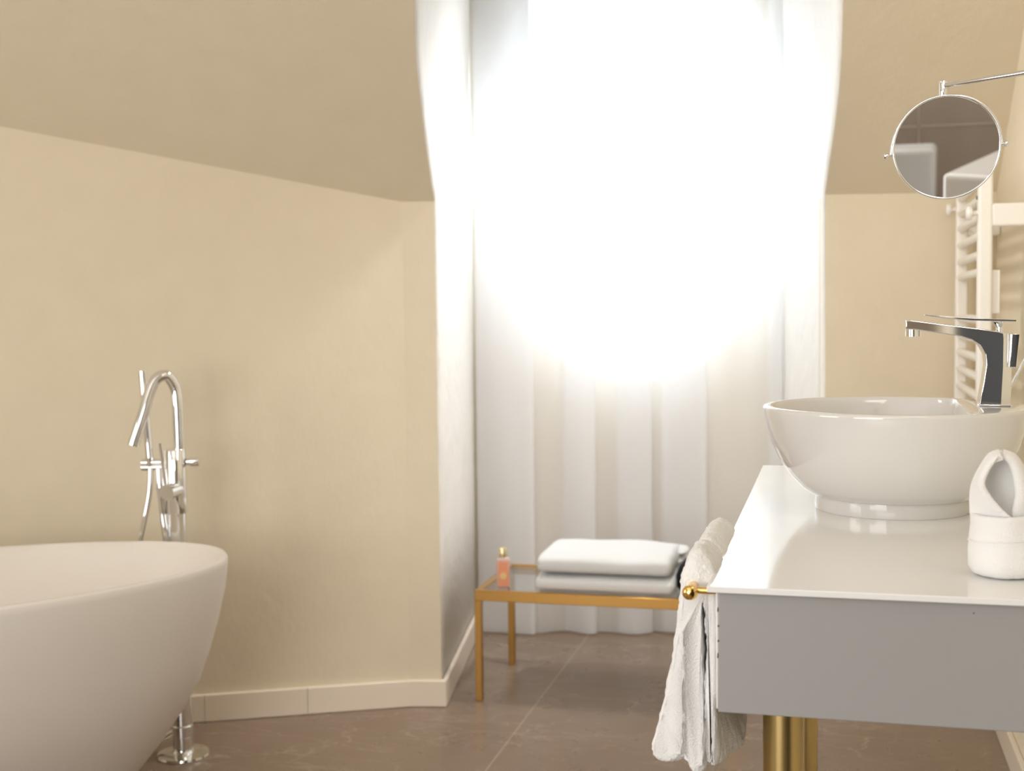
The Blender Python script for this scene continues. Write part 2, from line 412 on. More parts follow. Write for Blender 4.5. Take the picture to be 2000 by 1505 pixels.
# right wall, polygon in the plane x = XR
c0 = nt(tR, 0, 0); c1 = nt(t_at_right(NCE), NCE, CEIL)
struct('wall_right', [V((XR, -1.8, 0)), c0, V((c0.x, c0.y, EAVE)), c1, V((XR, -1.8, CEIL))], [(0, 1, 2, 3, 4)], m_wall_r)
eL = kink+wdir*SL
struct('wall_side', [V((eL.x, -1.8, 0)), V((eL.x, eL.y, 0)), V((eL.x, eL.y, farL.z)), V((eL.x, pA.y, CEIL)), V((eL.x, -1.8, CEIL))], [(0, 1, 2, 3, 4)], m_wall)
struct('wall_front', [V((-3.45, -1.8, 0)), V((XR, -1.8, 0)), V((XR, -1.8, CEIL)), V((-3.45, -1.8, CEIL))], [(0, 1, 2, 3)], m_taupe)
g = G()   # grout lines of the marble wall behind the camera
for z in (.16, .76, 1.36, 1.96): g.box((-3.4, -1.8, z-.004), (XR, -1.797, z+.004))
for x in (-2.533, -1.933, -1.333, -.733, -.133): g.box((x-.003, -1.8, 0), (x+.003, -1.797, CEIL))
tag(g.out('trim_1', m_grout), kind='structure')
# dark door added out of view as something dark for the mixer to reflect
dd = empty('added_door', (XR, .35, 0), 'added dark door in the right wall, out of view', 'door'); del dd['label'], dd['category']; dd['kind'] = 'structure'
g = G(); g.box((XR-.03, -.55, 0.004), (XR-.002, 1.12, 2.1)); bevel(g.out('door_leaf', m_dark, dd), .004)
g = G(); g.tube([(XR-.03, -.45, 1.02), (XR-.075, -.45, 1.02), (XR-.08, -.44, 1.02), (XR-.08, -.32, 1.02)], .009); g.out('door_handle', m_chrome, dd, True)

# baseboards
def skirting(name, a, b, inward, joints):
    a = V(a); b = V(b); d = (b-a).normalized(); L = (b-a).length; i_ = V(inward).normalized()
    g = G(); cur = 0; js = [j for j in joints if 0 < j < L]+[L]
    for j in js:
        p, q = a+d*(cur+.0006), a+d*(j-.0006)
        g.prism([p+Z*.002, p+Z*.078, p+Z*.082+i_*.002, p+Z*.082+i_*.011, p+Z*.079+i_*.014, p+Z*.002+i_*.014], q-p); cur = j
    o = g.out(name, m_base); tag(o, kind='structure'); return o
wn = V((wdir.y, -wdir.x, 0));  wn = wn if wn.dot(CAM-kink) > 0 else -wn
skirting('baseboard_left', kink+wn*.0005, kink+wdir*SL+wn*.0005, wn, [.31, .61, .91, 1.21, 1.51, 1.81, 2.11])
skirting('baseboard_back', nt(KT, -.0005, 0), nt(TL+.014, -.0005, 0), -N, [])
skirting('baseboard_niche_left', nt(TL+.001, 0, 0), nt(.003, ND, 0), T, [.3, .6, .9])
skirting('baseboard_niche_right', nt(TR-.001, 0, 0), nt(1.145, ND, 0), -T, [.3, .6, .9])
skirting('baseboard_back_right', nt(TR-.014, -.0005, 0), nt(tR, -.0005, 0), -N, [.25])
skirting('baseboard_right', V((XR-.0005, 1.13, 0)), V((XR-.0005, c0.y, 0)), V((-1, 0, 0)), [.3, .6, .9, 1.2, 1.5, 1.8, 2.1, 2.4])

# ================================================================== CURTAIN
def curtain():
    def t_px(x): return (onpl(x, 900, nt(0, .86, 0), N)-B0).dot(T)
    panels = [(932, 1046, 1), (1098, 1166, .8), (1203, 1276, 1), (1290, 1384, 1), (1500, 1532, .7)]
    path = [(0.012, .86)]
    for a, b, k in panels:
        ta, tb = t_px(a), t_px(b)
        path += [(ta+.004, .858), (tb-.006, .852), (tb, .858), (tb-.006, .866), (ta+.006, .870), (ta, .876), (ta+.006, .882), (tb-.01, .884), (tb+.015, .876)]
    path += [(1.132, .870)]
    pts = []
    for i in range(len(path)-1):
        a, b = V((*path[i], 0)), V((*path[i+1], 0)); L = (b-a).length; k = max(1, int(L/.012))
        for j in range(k): pts.append(a.lerp(b, j/k))
    pts.append(V((*path[-1], 0)))
    for _ in range(2): pts = [pts[0]]+[(pts[i-1]+pts[i]*2+pts[i+1])/4 for i in range(1, len(pts)-1)]+[pts[-1]]
    zs = [0.006, .03, .06, .12, .2, .3, .45, .65, .9, 1.2, 1.5, 1.8, 2.1, 2.3, 2.46]
    vs = []
    for z in zs:
        flare = max(0, 1-z/.5)
        for p in pts:
            w = .012*sin(p.x*23+1.0)+.010*sin(p.x*41+z*1.1)
            w2 = flare*(-.028*max(0, sin(p.x*17-1.6))-.012*sin(p.x*33))
            vs.append(nt(p.x, p.y+w*.55+w2, z))
    n = len(pts)
    fs = [(i*n+j, i*n+j+1, (i+1)*n+j+1, (i+1)*n+j) for i in range(len(zs)-1) for j in range(n-1)]
    c = empty('curtain', nt(.57, .86, 0), 'sheer white floor-length curtain hanging in front of the oval window', 'curtain')
    link('curtain_panel', vs, fs, m_sheer, c, True, 180)
    g = G(); g.tube([nt(.0, .865, 2.48), nt(1.08, .865, 2.48)], .010); g.out('curtain_rod', m_white, c, True)
curtain()

# ================================================================== BATHTUB
def tub():
    C0 = V((-2.082, 2.320, 0)); th = .766; a0, b0, n_ = .80, .391, 2.1
    ux, vx = V((cos(th), sin(th), 0)), V((-sin(th), cos(th), 0))
    def ring(sa, sb, z, k=96):
        out = []
        for j in range(k):
            t = 2*pi*j/k; c_, s_ = cos(t), sin(t)
            r = (abs(c_)**n_+abs(s_)**n_)**(-1/n_)
            out.append(C0+ux*(c_*r*(a0+sa))+vx*(s_*r*(b0+sb))+Z*z)
        return out
    H = .605
    prof = [(-.305, .0), (-.295, .012), (-.262, .05), (-.215, .10), (-.165, .16), (-.115, .23), (-.075, .30), (-.046, .38), (-.023, .46), (-.007, .53), (0, .585), (.0, H-.006), (-.004, H), (-.012, H+.001), (-.018, H-.003),
            (-.026, H-.03), (-.045, H-.12), (-.09, H-.24), (-.16, H-.36), (-.24, H-.42), (-.33, H-.435)]
    g = G(); g.loft([ring(s, s*.98, z) for s, z in prof]+[[C0+ux*((q-C0).dot(ux)*.3)+vx*((q-C0).dot(vx)*.3)+Z*(H-.44) for q in ring(-.33, -.33, 0)]])
    o = empty('bathtub', C0, 'matt white freestanding oval bathtub by the left wall', 'bathtub')
    g.out('tub_shell', m_tub, o, True, 60)
    g = G(); g.lathe([(.034, 0), (.034, .004), (.026, .007), (0, .008)], C0+Z*(H-.438), 32); g.out('drain_cover', m_chrome, o, True)
tub()

# ================================================================== TUB FILLER
def filler():
    FH = V((-sin(YAW), cos(YAW), 0)); base = V((-1.722, 3.026, 0)); rx = V((cos(YAW), sin(YAW), 0))
    def P(x, y, off=0): return onpl(x, y, base+FH*off, FH)
    o = empty('bath_filler', base, 'chrome freestanding bath filler with curved spout behind the bathtub', 'faucet')
    g = G(); g.lathe([(.070, 0), (.071, .004), (.069, .009), (.060, .011), (.032, .013), (.0275, .018), (.0275, .055), (.0285, .056), (.0285, .085), (.0260, .088)], base, 48)
    g.out('base_plate', m_chrome, o, True, 35)
    top = P(356, 882)
    g = G(); g.tube([base+Z*.08, V((base.x, base.y, top.z))], .0255, 32); g.out('column', m_chrome, o, True, 35)
    g = G(); g.lathe([(.0295, 0), (.0300, .002), (.0300, .17), (.028, .173)], V((base.x, base.y, top.z-.165)), 32); g.out('mixer_body', m_chrome, o, True, 35)
    # spout
    path = catmull([V((P(350, 890).x, P(350, 890).y, top.z-.02)), P(348, 835), P(346, 790), P(342, 758), P(330, 737, -.01), P(318, 733, -.02), P(303, 742, -.03), P(292, 765, -.04), P(278, 812, -.055), P(260, 868, -.07)], 8)
    g = G(); g.tube(path, .0155, 24, cap=False); g.out('spout', m_chrome, o, True, 180)
    e0, e1 = path[-2], path[-1]; dr = (e1-e0).normalized()
    g = G(); g.lathe([(.0158, 0), (.0160, .004), (.0155, .0065), (.011, .0066), (.011, .002), (0, .002)], e1-dr*.004, 24, dr); g.out('aerator', m_chrome, o, True, 35)
    # hand shower wand
    g = G(); g.tube([P(278, 724, .0), P(284, 800), P(292, 893)], [.0108, .0108, .0108], 20); w = g.out('hand_shower', m_chrome, o, True, 35)
    g = G(); g.tube([P(292, 893), P(294, 915)], [.0125, .009], 16); g.out('shower_connector', m_chrome, w, True, 35)
    # holder bar and diverter knob
    g = G(); g.tube([P(277, 903), P(340, 901)], .0095, 16); g.tube([P(277, 912), P(340, 911)], .0095, 16); g.out('shower_holder', m_chrome, o, True, 35)
    g = G(); g.tube([P(365, 901), P(388, 900)], .0105, 20); g.lathe([(.0125, 0), (.0125, .022), (.0115, .024)], P(372, 901), 20, rx); g.out('diverter_knob', m_chrome, o, True, 35)
    # mixer cartridge and pin lever
    c1 = P(350, 953, -.0); c2 = P(326, 962, -.05)
    g = G(); g.tube([c1, c2], .0215, 28); k = g.out('mixer_cartridge', m_chrome, o, True, 35)
    g = G(); g.tube([P(323, 945, -.045), P(312, 865, -.075)], [.0048, .0040], 12); g.out('lever', m_chrome, k, True, 35)
    # hoses
    h1 = catmull([P(294, 914, -.01), P(292, 960, -.015), P(283, 1010, -.02), P(273, 1060, -.02), P(262, 1130, -.02), P(258, 1210, .0), P(262, 1300, .02), P(275, 1380, .03), P(300, 1440, .03), P(325, 1436, .025), P(345, 1420, .02), P(362, 1385, .04), P(372, 1340, .05)], 7)
    g = G(); g.tube(h1, .0078, 14); g.out('shower_hose', m_chrome, o, True, 60)
    h2 = catmull([P(311, 915, -.015), P(313, 950, -.02), P(317, 1000, -.02), P(325, 1060, -.02), P(332, 1140, .02), P(338, 1240, .035), P(345, 1330, .04)], 6)
    g = G(); g.tube(h2, [.0085+.0025*(i < 8) for i in range(len(h2))], 14); g.out('supply_hose', m_chrome, o, True, 60)
filler()

# ================================================================== SIDE TABLE and what stands on it
TX0, TX1, TY0, TY1, TZ = -1.075, -.285, 3.662, 4.085, .345
def side_table():
    o = empty('side_table', ((TX0+TX1)/2, (TY0+TY1)/2, 0), 'low gold metal side table with a glass top in the window niche', 'table')
    w = .021
    g = G(); h = .032
    g.box((TX0, TY0, TZ-h), (TX1, TY0+w, TZ)); g.box((TX0, TY1-w, TZ-h), (TX1, TY1, TZ))
    g.box((TX0, TY0+w, TZ-h), (TX0+w, TY1-w, TZ)); g.box((TX1-w, TY0+w, TZ-h), (TX1, TY1-w, TZ))
    bevel(g.out('table_frame', m_tgold, o), .0015, 1)
    for x in (TX0, TX1-w):
        for y in (TY0, TY1-w):
            g = G(); g.box((x, y, 0), (x+w, y+w, TZ-h)); bevel(g.out('leg', m_tgold, o), .0015, 1)
    g = G(); g.box((TX0+w-.002, TY0+w-.002, TZ-.009), (TX1-w+.002, TY1-w+.002, TZ-.003)); g.out('glass_top', m_glass, o)
side_table()
ZG = TZ-.003
def towel_folded(name, x0, x1, y0, y1, z0, th, layers, label, seed, yaw=0):
    """folded bath towel: round fold at the front, layered ends at the sides"""
    cx, cy = (x0+x1)/2, (y0+y1)/2
    g = G(); lt = th/layers
    nS = 60; secs = []
    W2 = (x1-x0)/2; D2 = (y1-y0)/2
    def sec(xx, k):
        e = abs(xx)/W2; rnd = min(1, (1-e)*W2/.018); sq = sqrt(max(0, 1-(1-rnd)**2))
        pts = []
        m_ = 56
        for j in range(m_):
            a = 2*pi*j/m_; c_, s_ = cos(a), sin(a)
            yy = abs(c_)**.35*(1 if c_ > 0 else -1)*(D2-.014*(1-sq)); zz = abs(s_)**.55*(1 if s_ > 0 else -1)*(th/2)*(.55+.45*sq)
            # crown and sag
            top = 1 if s_ > 0 else 0
            zz += top*((.010 if layers > 2 else .002)*(1-(xx/W2)**2)*(1-(yy/D2)**2) + (.006 if layers > 2 else .002)*noise.noise(V((xx*7, yy*7, seed))))
            zz -= top*.009*max(0, (yy/D2-.5))
            crease_ = .0035*math.exp(-((zz)/.004)**2) if (c_ > 0) else 0
            pts.append(V((xx+cx+.004*noise.noise(V((yy*9, zz*30, seed+5))), cy+yy-(crease_ if c_ > 0 else 0), z0+th/2+zz)))
        return pts
    for i in range(nS+1):
        u = -1+2*i/nS; u = (abs(u)**.85)*(1 if u > 0 else -1); secs.append(sec(u*W2, i))
    g.loft(secs)
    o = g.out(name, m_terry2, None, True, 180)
    tag(o, label, 'towel', 'folded bath towels on the side table')
    zmin = min(v.co.z for v in o.data.vertices)
    # side layers: thin flaps that peek out of the right end
    return o
xa = aty(1050, 1140, 3.69).x; xb = aty(1312, 1140, 3.69).x
t1 = towel_folded('folded_towel', xa-.010, xb+.004, 3.688, 4.03, ZG+.0005, .050, 2, 'folded white bath towel lying directly on the glass top, lower of the two', 1.3)
t2 = towel_folded('folded_towel', xa-.004, xb-.004, 3.690, 4.02, ZG+.055, .060, 3, 'folded white bath towel on top of the other on the gold table', 4.1)
for (t_, z, l, y) in ((t1, ZG+.012, .004, 3.93), (t2, ZG+.060, .012, 3.93), (t2, ZG+.084, .022, 3.94)):
    # projecting inner fold at the right end of each towel
    g = G(); secs = []
    for i in range(25):
        q = i/24; yy = y-.05+q*.13; s_ = sin(pi*min(1, max(0, q)))**.4 if 0 < q < 1 else .05
        secs.append([V((xb-.03+(.030+l*s_)*(.5+.5*cos(a))*1.0, yy, z+.011+.011*sin(a)*max(.1, s_))) for a in [2*pi*k/16 for k in range(16)]])
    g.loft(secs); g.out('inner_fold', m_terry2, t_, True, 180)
def pouch():
    c = V((aty(1366, 1120, 3.80).x, 3.80, ZG)); g = G()
    secs = []
    prof = [(.02, 0), (.060, .002), (.071, .02), (.070, .05), (.060, .078), (.045, .098), (.022, .112), (.003, .116)]
    g.lathe([(r, h) for r, h in prof], c, 40)
    o = g.out('pouch', m_black, None, True, 180)
    for v in o.data.vertices:
        v.co.x *= 1.0; v.co.y *= .85; v.co += V((.004, .004, 0))*noise.noise(v.co*25)
    tag(o, 'black rounded cloth pouch at the right end of the gold table', 'pouch')
pouch()
def bottle():
    p = aty(981, 1150, 3.722); c = V((p.x, 3.735, ZG))
    Mx = Matrix.Translation(c) @ Matrix.Rotation(radians(12), 4, 'Z')
    o = empty('gel_bottle', c, 'peach coloured gel bottle with a gold cap on the gold table', 'bottle')
    o2 = G(); o2.box((-.0215, -.0145, 0.0005), (.0215, .0145, .094), Mx); b = bevel(o2.out('bottle_body', m_pinkpl, o), .006, 3)
    g = G(); g.box((-.0165, -.0150, .004), (.0185, .0118, .084), Mx); bevel(g.out('gel', m_pink, b), .003, 2)
    g = G(); g.lathe([(.0105, 0), (.0105, .0012), (0, .0013)], Mx @ V((.001, -.0153, .038)), 24, Mx.to_3x3() @ V((0, -1, 0))); g.out('label', m_label, b, True)
    g = G(); g.lathe([(.008, 0), (.008, .006), (.0125, .006), (.0125, .030), (.0115, .032)], Mx @ V((0, 0, .093)), 28); k = g.out('cap', m_capg, o, True, 35)
    g = G(); g.lathe([(.0128, 0), (.0128, .003)], Mx @ V((0, 0, .101)), 28); g.out('cap_ring', m_capd, k, True, 35)
bottle()

# ================================================================== VANITY
VX0, VY0, VY1 = -.140, 1.545, 2.745
VZ0, VZ1 = .700, .852
def vanity():
    o = empty('washstand', ((VX0+XR)/2, (VY0+VY1)/2, 0), 'white wall washstand box with thin white top on gold legs', 'vanity')
    g = G(); g.box((VX0, VY0, VZ0), (XR-.001, VY1, VZ1)); c = bevel(g.out('cabinet', m_panel, o), .0015, 2)
    c['label'] = 'pale grey lacquered body'
    g = G(); g.box((VX0-.003, VY0+.003, VZ0+.003), (VX0+.0, VY1-.003, VZ1-.003)); bevel(g.out('drawer_front', m_white, o), .001, 1)
    g = G(); g.box((VX0-.013, VY0-.010, VZ1), (XR-.001, VY1+.012, .860)); bevel(g.out('top', m_white, o), .0012, 2)
    # small chips in the lacquer on the near face
    mch = mat('dark_chip', (.12, .11, .10), .8)
    for (x, y, w, h) in [(1402, 1190, 3, 10), (1403, 1222, 4, 5), (1403, 1251, 4, 5), (1402, 1280, 3, 12), (1404, 1392, 5, 4), (1420, 1393, 22, 2), (1902, 1197, 4, 3), (1474, 1159, 6, 2)]:
        g = G(); a = aty(x, y, VY0-.0003); sx, sz = w*.00032, h*.00032
        g.add([(a.x-sx, a.y, a.z-sz*.6), (a.x, a.y, a.z-sz), (a.x+sx, a.y, a.z-sz*.3), (a.x+sx*.7, a.y, a.z+sz*.8), (a.x-sx*.5, a.y, a.z+sz)], [(0, 1, 2, 3, 4)]); g.out('lacquer_chip', mch, c)
    xl = aty(1530, 1405, 1.66).x; xl2 = aty(1571, 1405, 2.56).x
    for x, y in ((xl, 1.66), (xl2, 2.56)):
        g = G(); g.lathe([(.0265, 0), (.0265, VZ0)], (x, y, 0), 48); g.out('leg', m_brass, o, True, 35)
vanity()
# towel rail
RX, RZ = -.176, .846
def rail():
    o = empty('towel_rail', (RX, 2.1, RZ), 'gold towel rail along the front of the washstand', 'towel rail')
    g = G(); g.tube([(RX, 1.575, RZ), (RX, 1.975, RZ)], .0065, 20); g.out('bar', m_gold, o, True, 35)
    for y, s in ((1.572, -1), (1.970, 1)):
        g = G(); g.tube([(RX-.004, y, RZ), (VX0-.0032, y, RZ)], .0045, 20); g.out('bracket', m_gold, o, True, 35)
        g = G(); g.lathe([(.0070, 0), (.0085, .002), (.0085, .006), (.0095, .009), (.0098, .0125), (.0088, .0165), (.006, .019), (0, .020)], (RX, y-.002*s*-1, RZ), 24, (0, s, 0)); g.out('end_knob', m_gold, o, True, 60)
rail()
def rail_towel(name, y0, y1, label, seed, spread, crown=1.0):
    """thick terry towel over the rail: (x, height below the rail) outline lofted along the rail"""
    O = [(-.171, .035), (-.183, .030), (-.1915, .013), (-.1950, -.015), (-.1975, -.045), (-.2045, -.085), (-.212, -.13), (-.2225, -.172), (-.2325, -.211), (-.229, -.229), (-.214, -.234), (-.198, -.230),
         (-.1910, -.216), (-.1896, -.17), (-.1892, -.11), (-.1886, -.066), (-.1882, -.066), (-.1880, -.11), (-.1880, -.17), (-.1882, -.224),
         (-.184, -.243), (-.172, -.248), (-.1655, -.235), (-.1640, -.19), (-.1640, -.145), (-.1655, -.10), (-.1665, -.06), (-.1660, -.025),
         (-.1630, -.025), (-.1600, -.06), (-.1595, -.10), (-.1615, -.145), (-.1612, -.19), (-.1600, -.228), (-.152, -.236),
         (-.1475, -.225), (-.1470, -.16), (-.1468, -.08), (-.1468, -.01), (-.150, .018), (-.162, .031)]
    base = catmull([(x, 0, RZ+(z*crown if z > 0 else z*.985)) for x, z in O], 7, True); n_ = len(base)
    # outward normals of the outline
    nr = []
    for i in range(n_):
        t = (base[(i+2) % n_]-base[i-2]); q = V((t.z, 0, -t.x)); nr.append(q.normalized() if q.length > 1e-9 else V((0, 0, 1)))
    ar = sum(base[i].x*base[(i+1) % n_].z-base[(i+1) % n_].x*base[i].z for i in range(n_))
    if ar < 0: nr = [-q for q in nr]
    nY = 84; secs = []; R_ = .010
    for i in range(nY+1):
        q = .5-.5*cos(pi*i/nY) ; y = y0+(y1-y0)*q
        e = min(q, 1-q)*(y1-y0); rn = min(1, e/R_); ins = .0065*(1-sqrt(max(0, 1-(1-rn)**2)))
        sec = []
        for p, m_ in zip(base, nr):
            dep = max(0, RZ-p.z)/.24
            slot = -.1925 < p.x < -.1865 and RZ-.226 < p.z < RZ-.055 or (-.1675 < p.x < -.1585 and RZ-.232 < p.z < RZ-.02)
            pp = p-m_*(0 if slot else ins)
            f = dep*(.006*sin((y-y0)*50+seed)*(1 if q > .08 else q/.08)+.004*noise.noise(V((y*22, dep*2, seed))))
            outer = min(1, max(0, (-.160-p.x)/.03))
            x = pp.x+f*outer
            under = max(0, (VZ0-.006)-pp.z)
            x += min(.03, under*spread*q*2.2)*(1-outer*.6)
            if pp.z > VZ0-.008: x = min(x, VX0-.0060)
            top = max(0, p.z-RZ)/.03
            z = pp.z+dep*.010*noise.noise(V((y*13, p.x*10, seed+3)))+top*(.005*noise.noise(V((y*10, p.x*20, seed+9)))-.020*(1-min(1, e/.032))**2)
            sec.append(V((x, y, z)))
        secs.append(sec)
    g = G(); g.loft(secs)
    o = g.out(name, m_terry, None, True, 180); fuzz(o, .0016, 300, .0022, 60)
    tag(o, label, 'towel', 'hand towels on the gold rail')
    return o
rail_towel('hand_towel', 1.596, 1.728, 'white terry towel over the gold rail, the one nearest the rail end knob', .6, .30, 1.22)
rail_towel('hand_towel', 1.732, 1.955, 'white terry towel over the gold rail, the far one next to the black pouch', 3.7, .1)

# ================================================================== BASIN
BC = V((.0925, 2.20, .8602)); RIM = .2150; BH = .173
def basin():
    o = empty('wash_basin', BC, 'round white ceramic vessel basin on the washstand', 'basin')
    k = 128
    prof = [(.118, .0), (.1262, .0), (.1270, .003), (.1262, .0235), (.1285, .0245), (.1375, .0265), (.152, .0385), (.170, .058), (.1865, .082), (.200, .110), (.2080, .138), (.2120, .156), (.2140, .1675), (.2143, .1705), (.2130, .1735), (.2095, .1748)]
    def circ(r, z, c=BC): return [c+V((r*cos(2*pi*j/k), r*sin(2*pi*j/k), z)) for j in range(k)]
    secs = [circ(r, h) for r, h in prof]
    # inner outline: circle cut by the tap ledge on the wall side
    def inner(sc, z, off=0):
        out = []
        for j in range(k):
            a = 2*pi*j/k; r = .2030
            cut = .118
            if cos(a) > 0: r2 = cut/cos(a); r = (r**-14+r2**-14)**(-1/14)
            cc = V((-.04*(1-sc), 0, 0))
            out.append(BC+cc+V((r*cos(a)*sc, r*sin(a)*sc, z)))
        return out
    secs += [inner(1.0, .1748), inner(.985, .1735), inner(.972, .170), inner(.955, .160), inner(.92, .135), inner(.84, .095), inner(.70, .062), inner(.45, .045), inner(.15, .040)]
    g = G(); g.loft(secs); g.out('bowl', m_ceramic, o, True, 50)
    g = G(); g.lathe([(.030, 0), (.030, .003), (.024, .006), (0, .007)], BC+V((-.034, 0, .040)), 32); g.out('drain_plug', m_chrome, o, True, 35)
basin()

# ================================================================== BASIN FAUCET
def faucet():
    Y0 = 2.172; Wd = .046
    zb = BC.z+.1750
    o = empty('basin_mixer', (.262, 2.195, zb), 'chrome angular basin mixer standing on the basin ledge', 'faucet')
    def X(x, y): return aty(x, y, Y0)
    # side outline of column and spout
    out = [X(1912, 785), X(1921, 745), X(1926, 712), X(1924, 692), X(1914, 675), X(1898, 664), X(1876, 657), X(1845, 652), X(1810, 647), X(1790, 644), X(1769, 643),
           X(1769, 625), X(1780, 625), X(1850, 634), X(1910, 641), X(1952, 647), X(1961, 650), X(1962, 660), X(1961, 720), X(1957, 785)]
    out[0].z = zb+.002; out[-1].z = zb+.002
    g = G(); g.prism(out, (0, Wd, 0)); b = bevel(g.out('body', m_chrome, o), .0016, 3)
    # chamfered back of the column
    q = [X(1961, 650), X(1957, 785)]
    t0, t1_ = q[0], V((q[1].x, q[1].y, zb+.002))
    w0, w1 = .0155, .0155
    g = G(); vs = []
    for p, w in ((t1_, w1), (t0, w0)):
        vs += [p+V((-.0005, .0006, 0)), p+V((w, .018, 0)), p+V((w, Wd-.012, 0)), p+V((-.0005, Wd, 0))]
    g.loft([vs[:4], vs[4:]]); g.out('column_back', m_chrome, o)
    # rear plate
    g = G(); a = X(1973, 652); c = X(1989, 652); d = X(1982, 718); e = X(1968, 718)
    for p in (a, c, d, e): p.x += .004; p.y += .010
    g.prism([a, c, d, e], (0, .03, 0)); bevel(g.out('rear_plate', m_chrome, o), .001, 2)
    # base flange
    g = G(); p0 = X(1911, 786).x; p1 = X(1962, 786).x+.010
    g.box((p0, Y0-.003, zb-.0006), (p1, Y0+Wd+.003, zb+.003)); bevel(g.out('base_flange', m_chrome, o), .001, 2)
    # aerator
    ac = X(1785, 650); g = G(); g.lathe([(.0125, 0), (.0125, .012), (.0110, .0125), (.0110, .004), (0, .004)], (ac.x, Y0+Wd/2, ac.z+.006), 28, (0, 0, -1)); g.out('aerator', m_chrome, o, True, 35)
    # lever plate on its cone
    l = [X(1806, 614), X(1845, 617), X(1900, 621), X(1986, 624), X(1986, 628), X(1900, 626), X(1845, 621), X(1806, 616)]
    g = G(); g.prism([p+V((0, .004, 0)) for p in l], (0, Wd-.008, 0)); bevel(g.out('lever', m_chrome, o), .0006, 2)
    c0_ = X(1955, 628); c1_ = X(1956, 648); cy = Y0+Wd/2
    g = G(); g.tube([(c1_.x, cy, c1_.z-.004), (c1_.x, cy, (c0_.z+c1_.z)/2-.001), (c0_.x, cy, c0_.z)], [.006, .0055, .0125], 24); g.out('lever_stem', m_chrome, o, True, 35)
    a = aty(1977, 750, 2.26); b_ = aty(2004, 698, 2.26)
    g = G(); g.tube([V((a.x, a.y, a.z))+(a-b_)*.55, a, b_+(b_-a)*.3], .0022, 12); g.out('drain_lift_rod', m_chrome, o, True, 35)
faucet()

# ================================================================== THINGS ON THE COUNTER
CT = .8602
def rolled_towel():
    """small towel rolled into a pocket with a peaked leaf standing out of it"""
    c = V((.206, 1.672, CT)); R0 = .0395
    o = empty('rolled_hand_towel', c, 'small white towel folded into a peaked pocket on the washstand top', 'towel')
    def shell(name, fn, nu, nv, th, parent=o):
        vs = []; fs = []
        for i in range(nu+1):
            for j in range(nv+1): vs.append(fn(i/nu, j/nv))
        for i in range(nu):
            for j in range(nv): fs.append((i*(nv+1)+j, i*(nv+1)+j+1, (i+1)*(nv+1)+j+1, (i+1)*(nv+1)+j))
        ob = link(name, vs, fs, m_terry, parent, True, 180)
        s = ob.modifiers.new('thickness', 'SOLIDIFY'); s.thickness = th; s.offset = 0
        s2 = ob.modifiers.new('soft', 'SUBSURF'); s2.levels = 1; s2.render_levels = 2
        return ob
    # pocket: closed wrap with a rolled hem at the top
    prof = [(.0, .001), (.030, .001), (.0375, .004), (.0405, .012), (.0412, .030), (.0400, .052), (.0385, .066), (.0392, .0775), (.0385, .0815), (.0350, .0815), (.0340, .074), (.0335, .05)]
    g = G(); g.lathe(prof, c, 72); p = g.out('pocket', m_terry, o, True, 180)
    for v in p.data.vertices:
        a = atan2(v.co.y, v.co.x); h = v.co.z
        v.co.x *= 1.03; k_ = 1+.03*noise.noise(V((cos(a)*2, sin(a)*2, h*20)))
        v.co.x *= k_; v.co.y *= k_
        if h > .06: v.co.z += .003*sin(a*1.0+.6)
    fuzz(p, .0008, 300)
    # a hem band across the pocket
    g = G(); g.tube([c+V((.0412*1.03*cos(a), .0412*sin(a), .047+.004*sin(a*1+2.2))) for a in [2*pi*j/48 for j in range(48)]], .0011, 8, closed=True)
    g.out('hem_band', m_terry, p, True, 180)
    # leaf: a cupped back sheet and two soft flaps that lap over it from the sides
    Yc = c.y
    def cv(pts, dy): return [aty(x, y, Yc+dy) for x, y in pts]
    def flap(C1, C2, d1, d2, bulge, name, th=.0065):
        A = catmull(cv(C1, d1), 5); B = catmull(cv(C2, d2), 5)
        nv = 9
        def fn(u, v):
            i = u*(len(A)-1); k = min(int(i), len(A)-2); f = i-k
            p = A[k].lerp(A[k+1], f); q = B[k].lerp(B[k+1], f); r = p.lerp(q, v)
            return r+V((0, -bulge*sin(pi*v)**.7*(.35+.65*sin(pi*min(1, u*.9+.1))), 0))
        ob = shell(name, fn, 30, nv, th)
        return ob
    back1 = [(1905, 1012), (1903, 975), (1906, 948), (1916, 926), (1930, 903), (1942, 889), (1951, 884)]
    back2 = [(2012, 1012), (2010, 975), (2006, 948), (1995, 922), (1984, 902), (1972, 889), (1955, 884)]
    flap(back1, back2, .010, .010, -.022, 'leaf', .006)
    L1 = [(1897, 1016), (1896, 980), (1899, 952), (1907, 931), (1920, 908), (1935, 888), (1953, 882)]
    L2 = [(1985, 1016), (1955, 992), (1930, 966), (1919, 944), (1927, 920), (1940, 902), (1958, 892)]
    flap(L1, L2, .004, -.026, .012, 'left_flap', .009)
    R1 = [(2016, 1016), (2016, 980), (2012, 952), (2003, 928), (1992, 906), (1978, 889), (1957, 882)]
    R2 = [(1975, 1016), (1979, 992), (1985, 966), (1984, 946), (1980, 922), (1971, 902), (1956, 892)]
    flap(R1, R2, .004, -.012, .010, 'right_flap', .009)
rolled_towel()
def soap():
    p = atz(1893, 1003, CT); g = G(); g.box((p.x-.004, p.y-.004, CT), (p.x+.045, p.y+.022, CT+.031))
    o = bevel(g.out('soap_box', mat('ivory_card', (.83, .81, .72), .5), None), .003, 3)
    tag(o, 'small ivory box between the basin foot and the peaked towel', 'box')
soap()
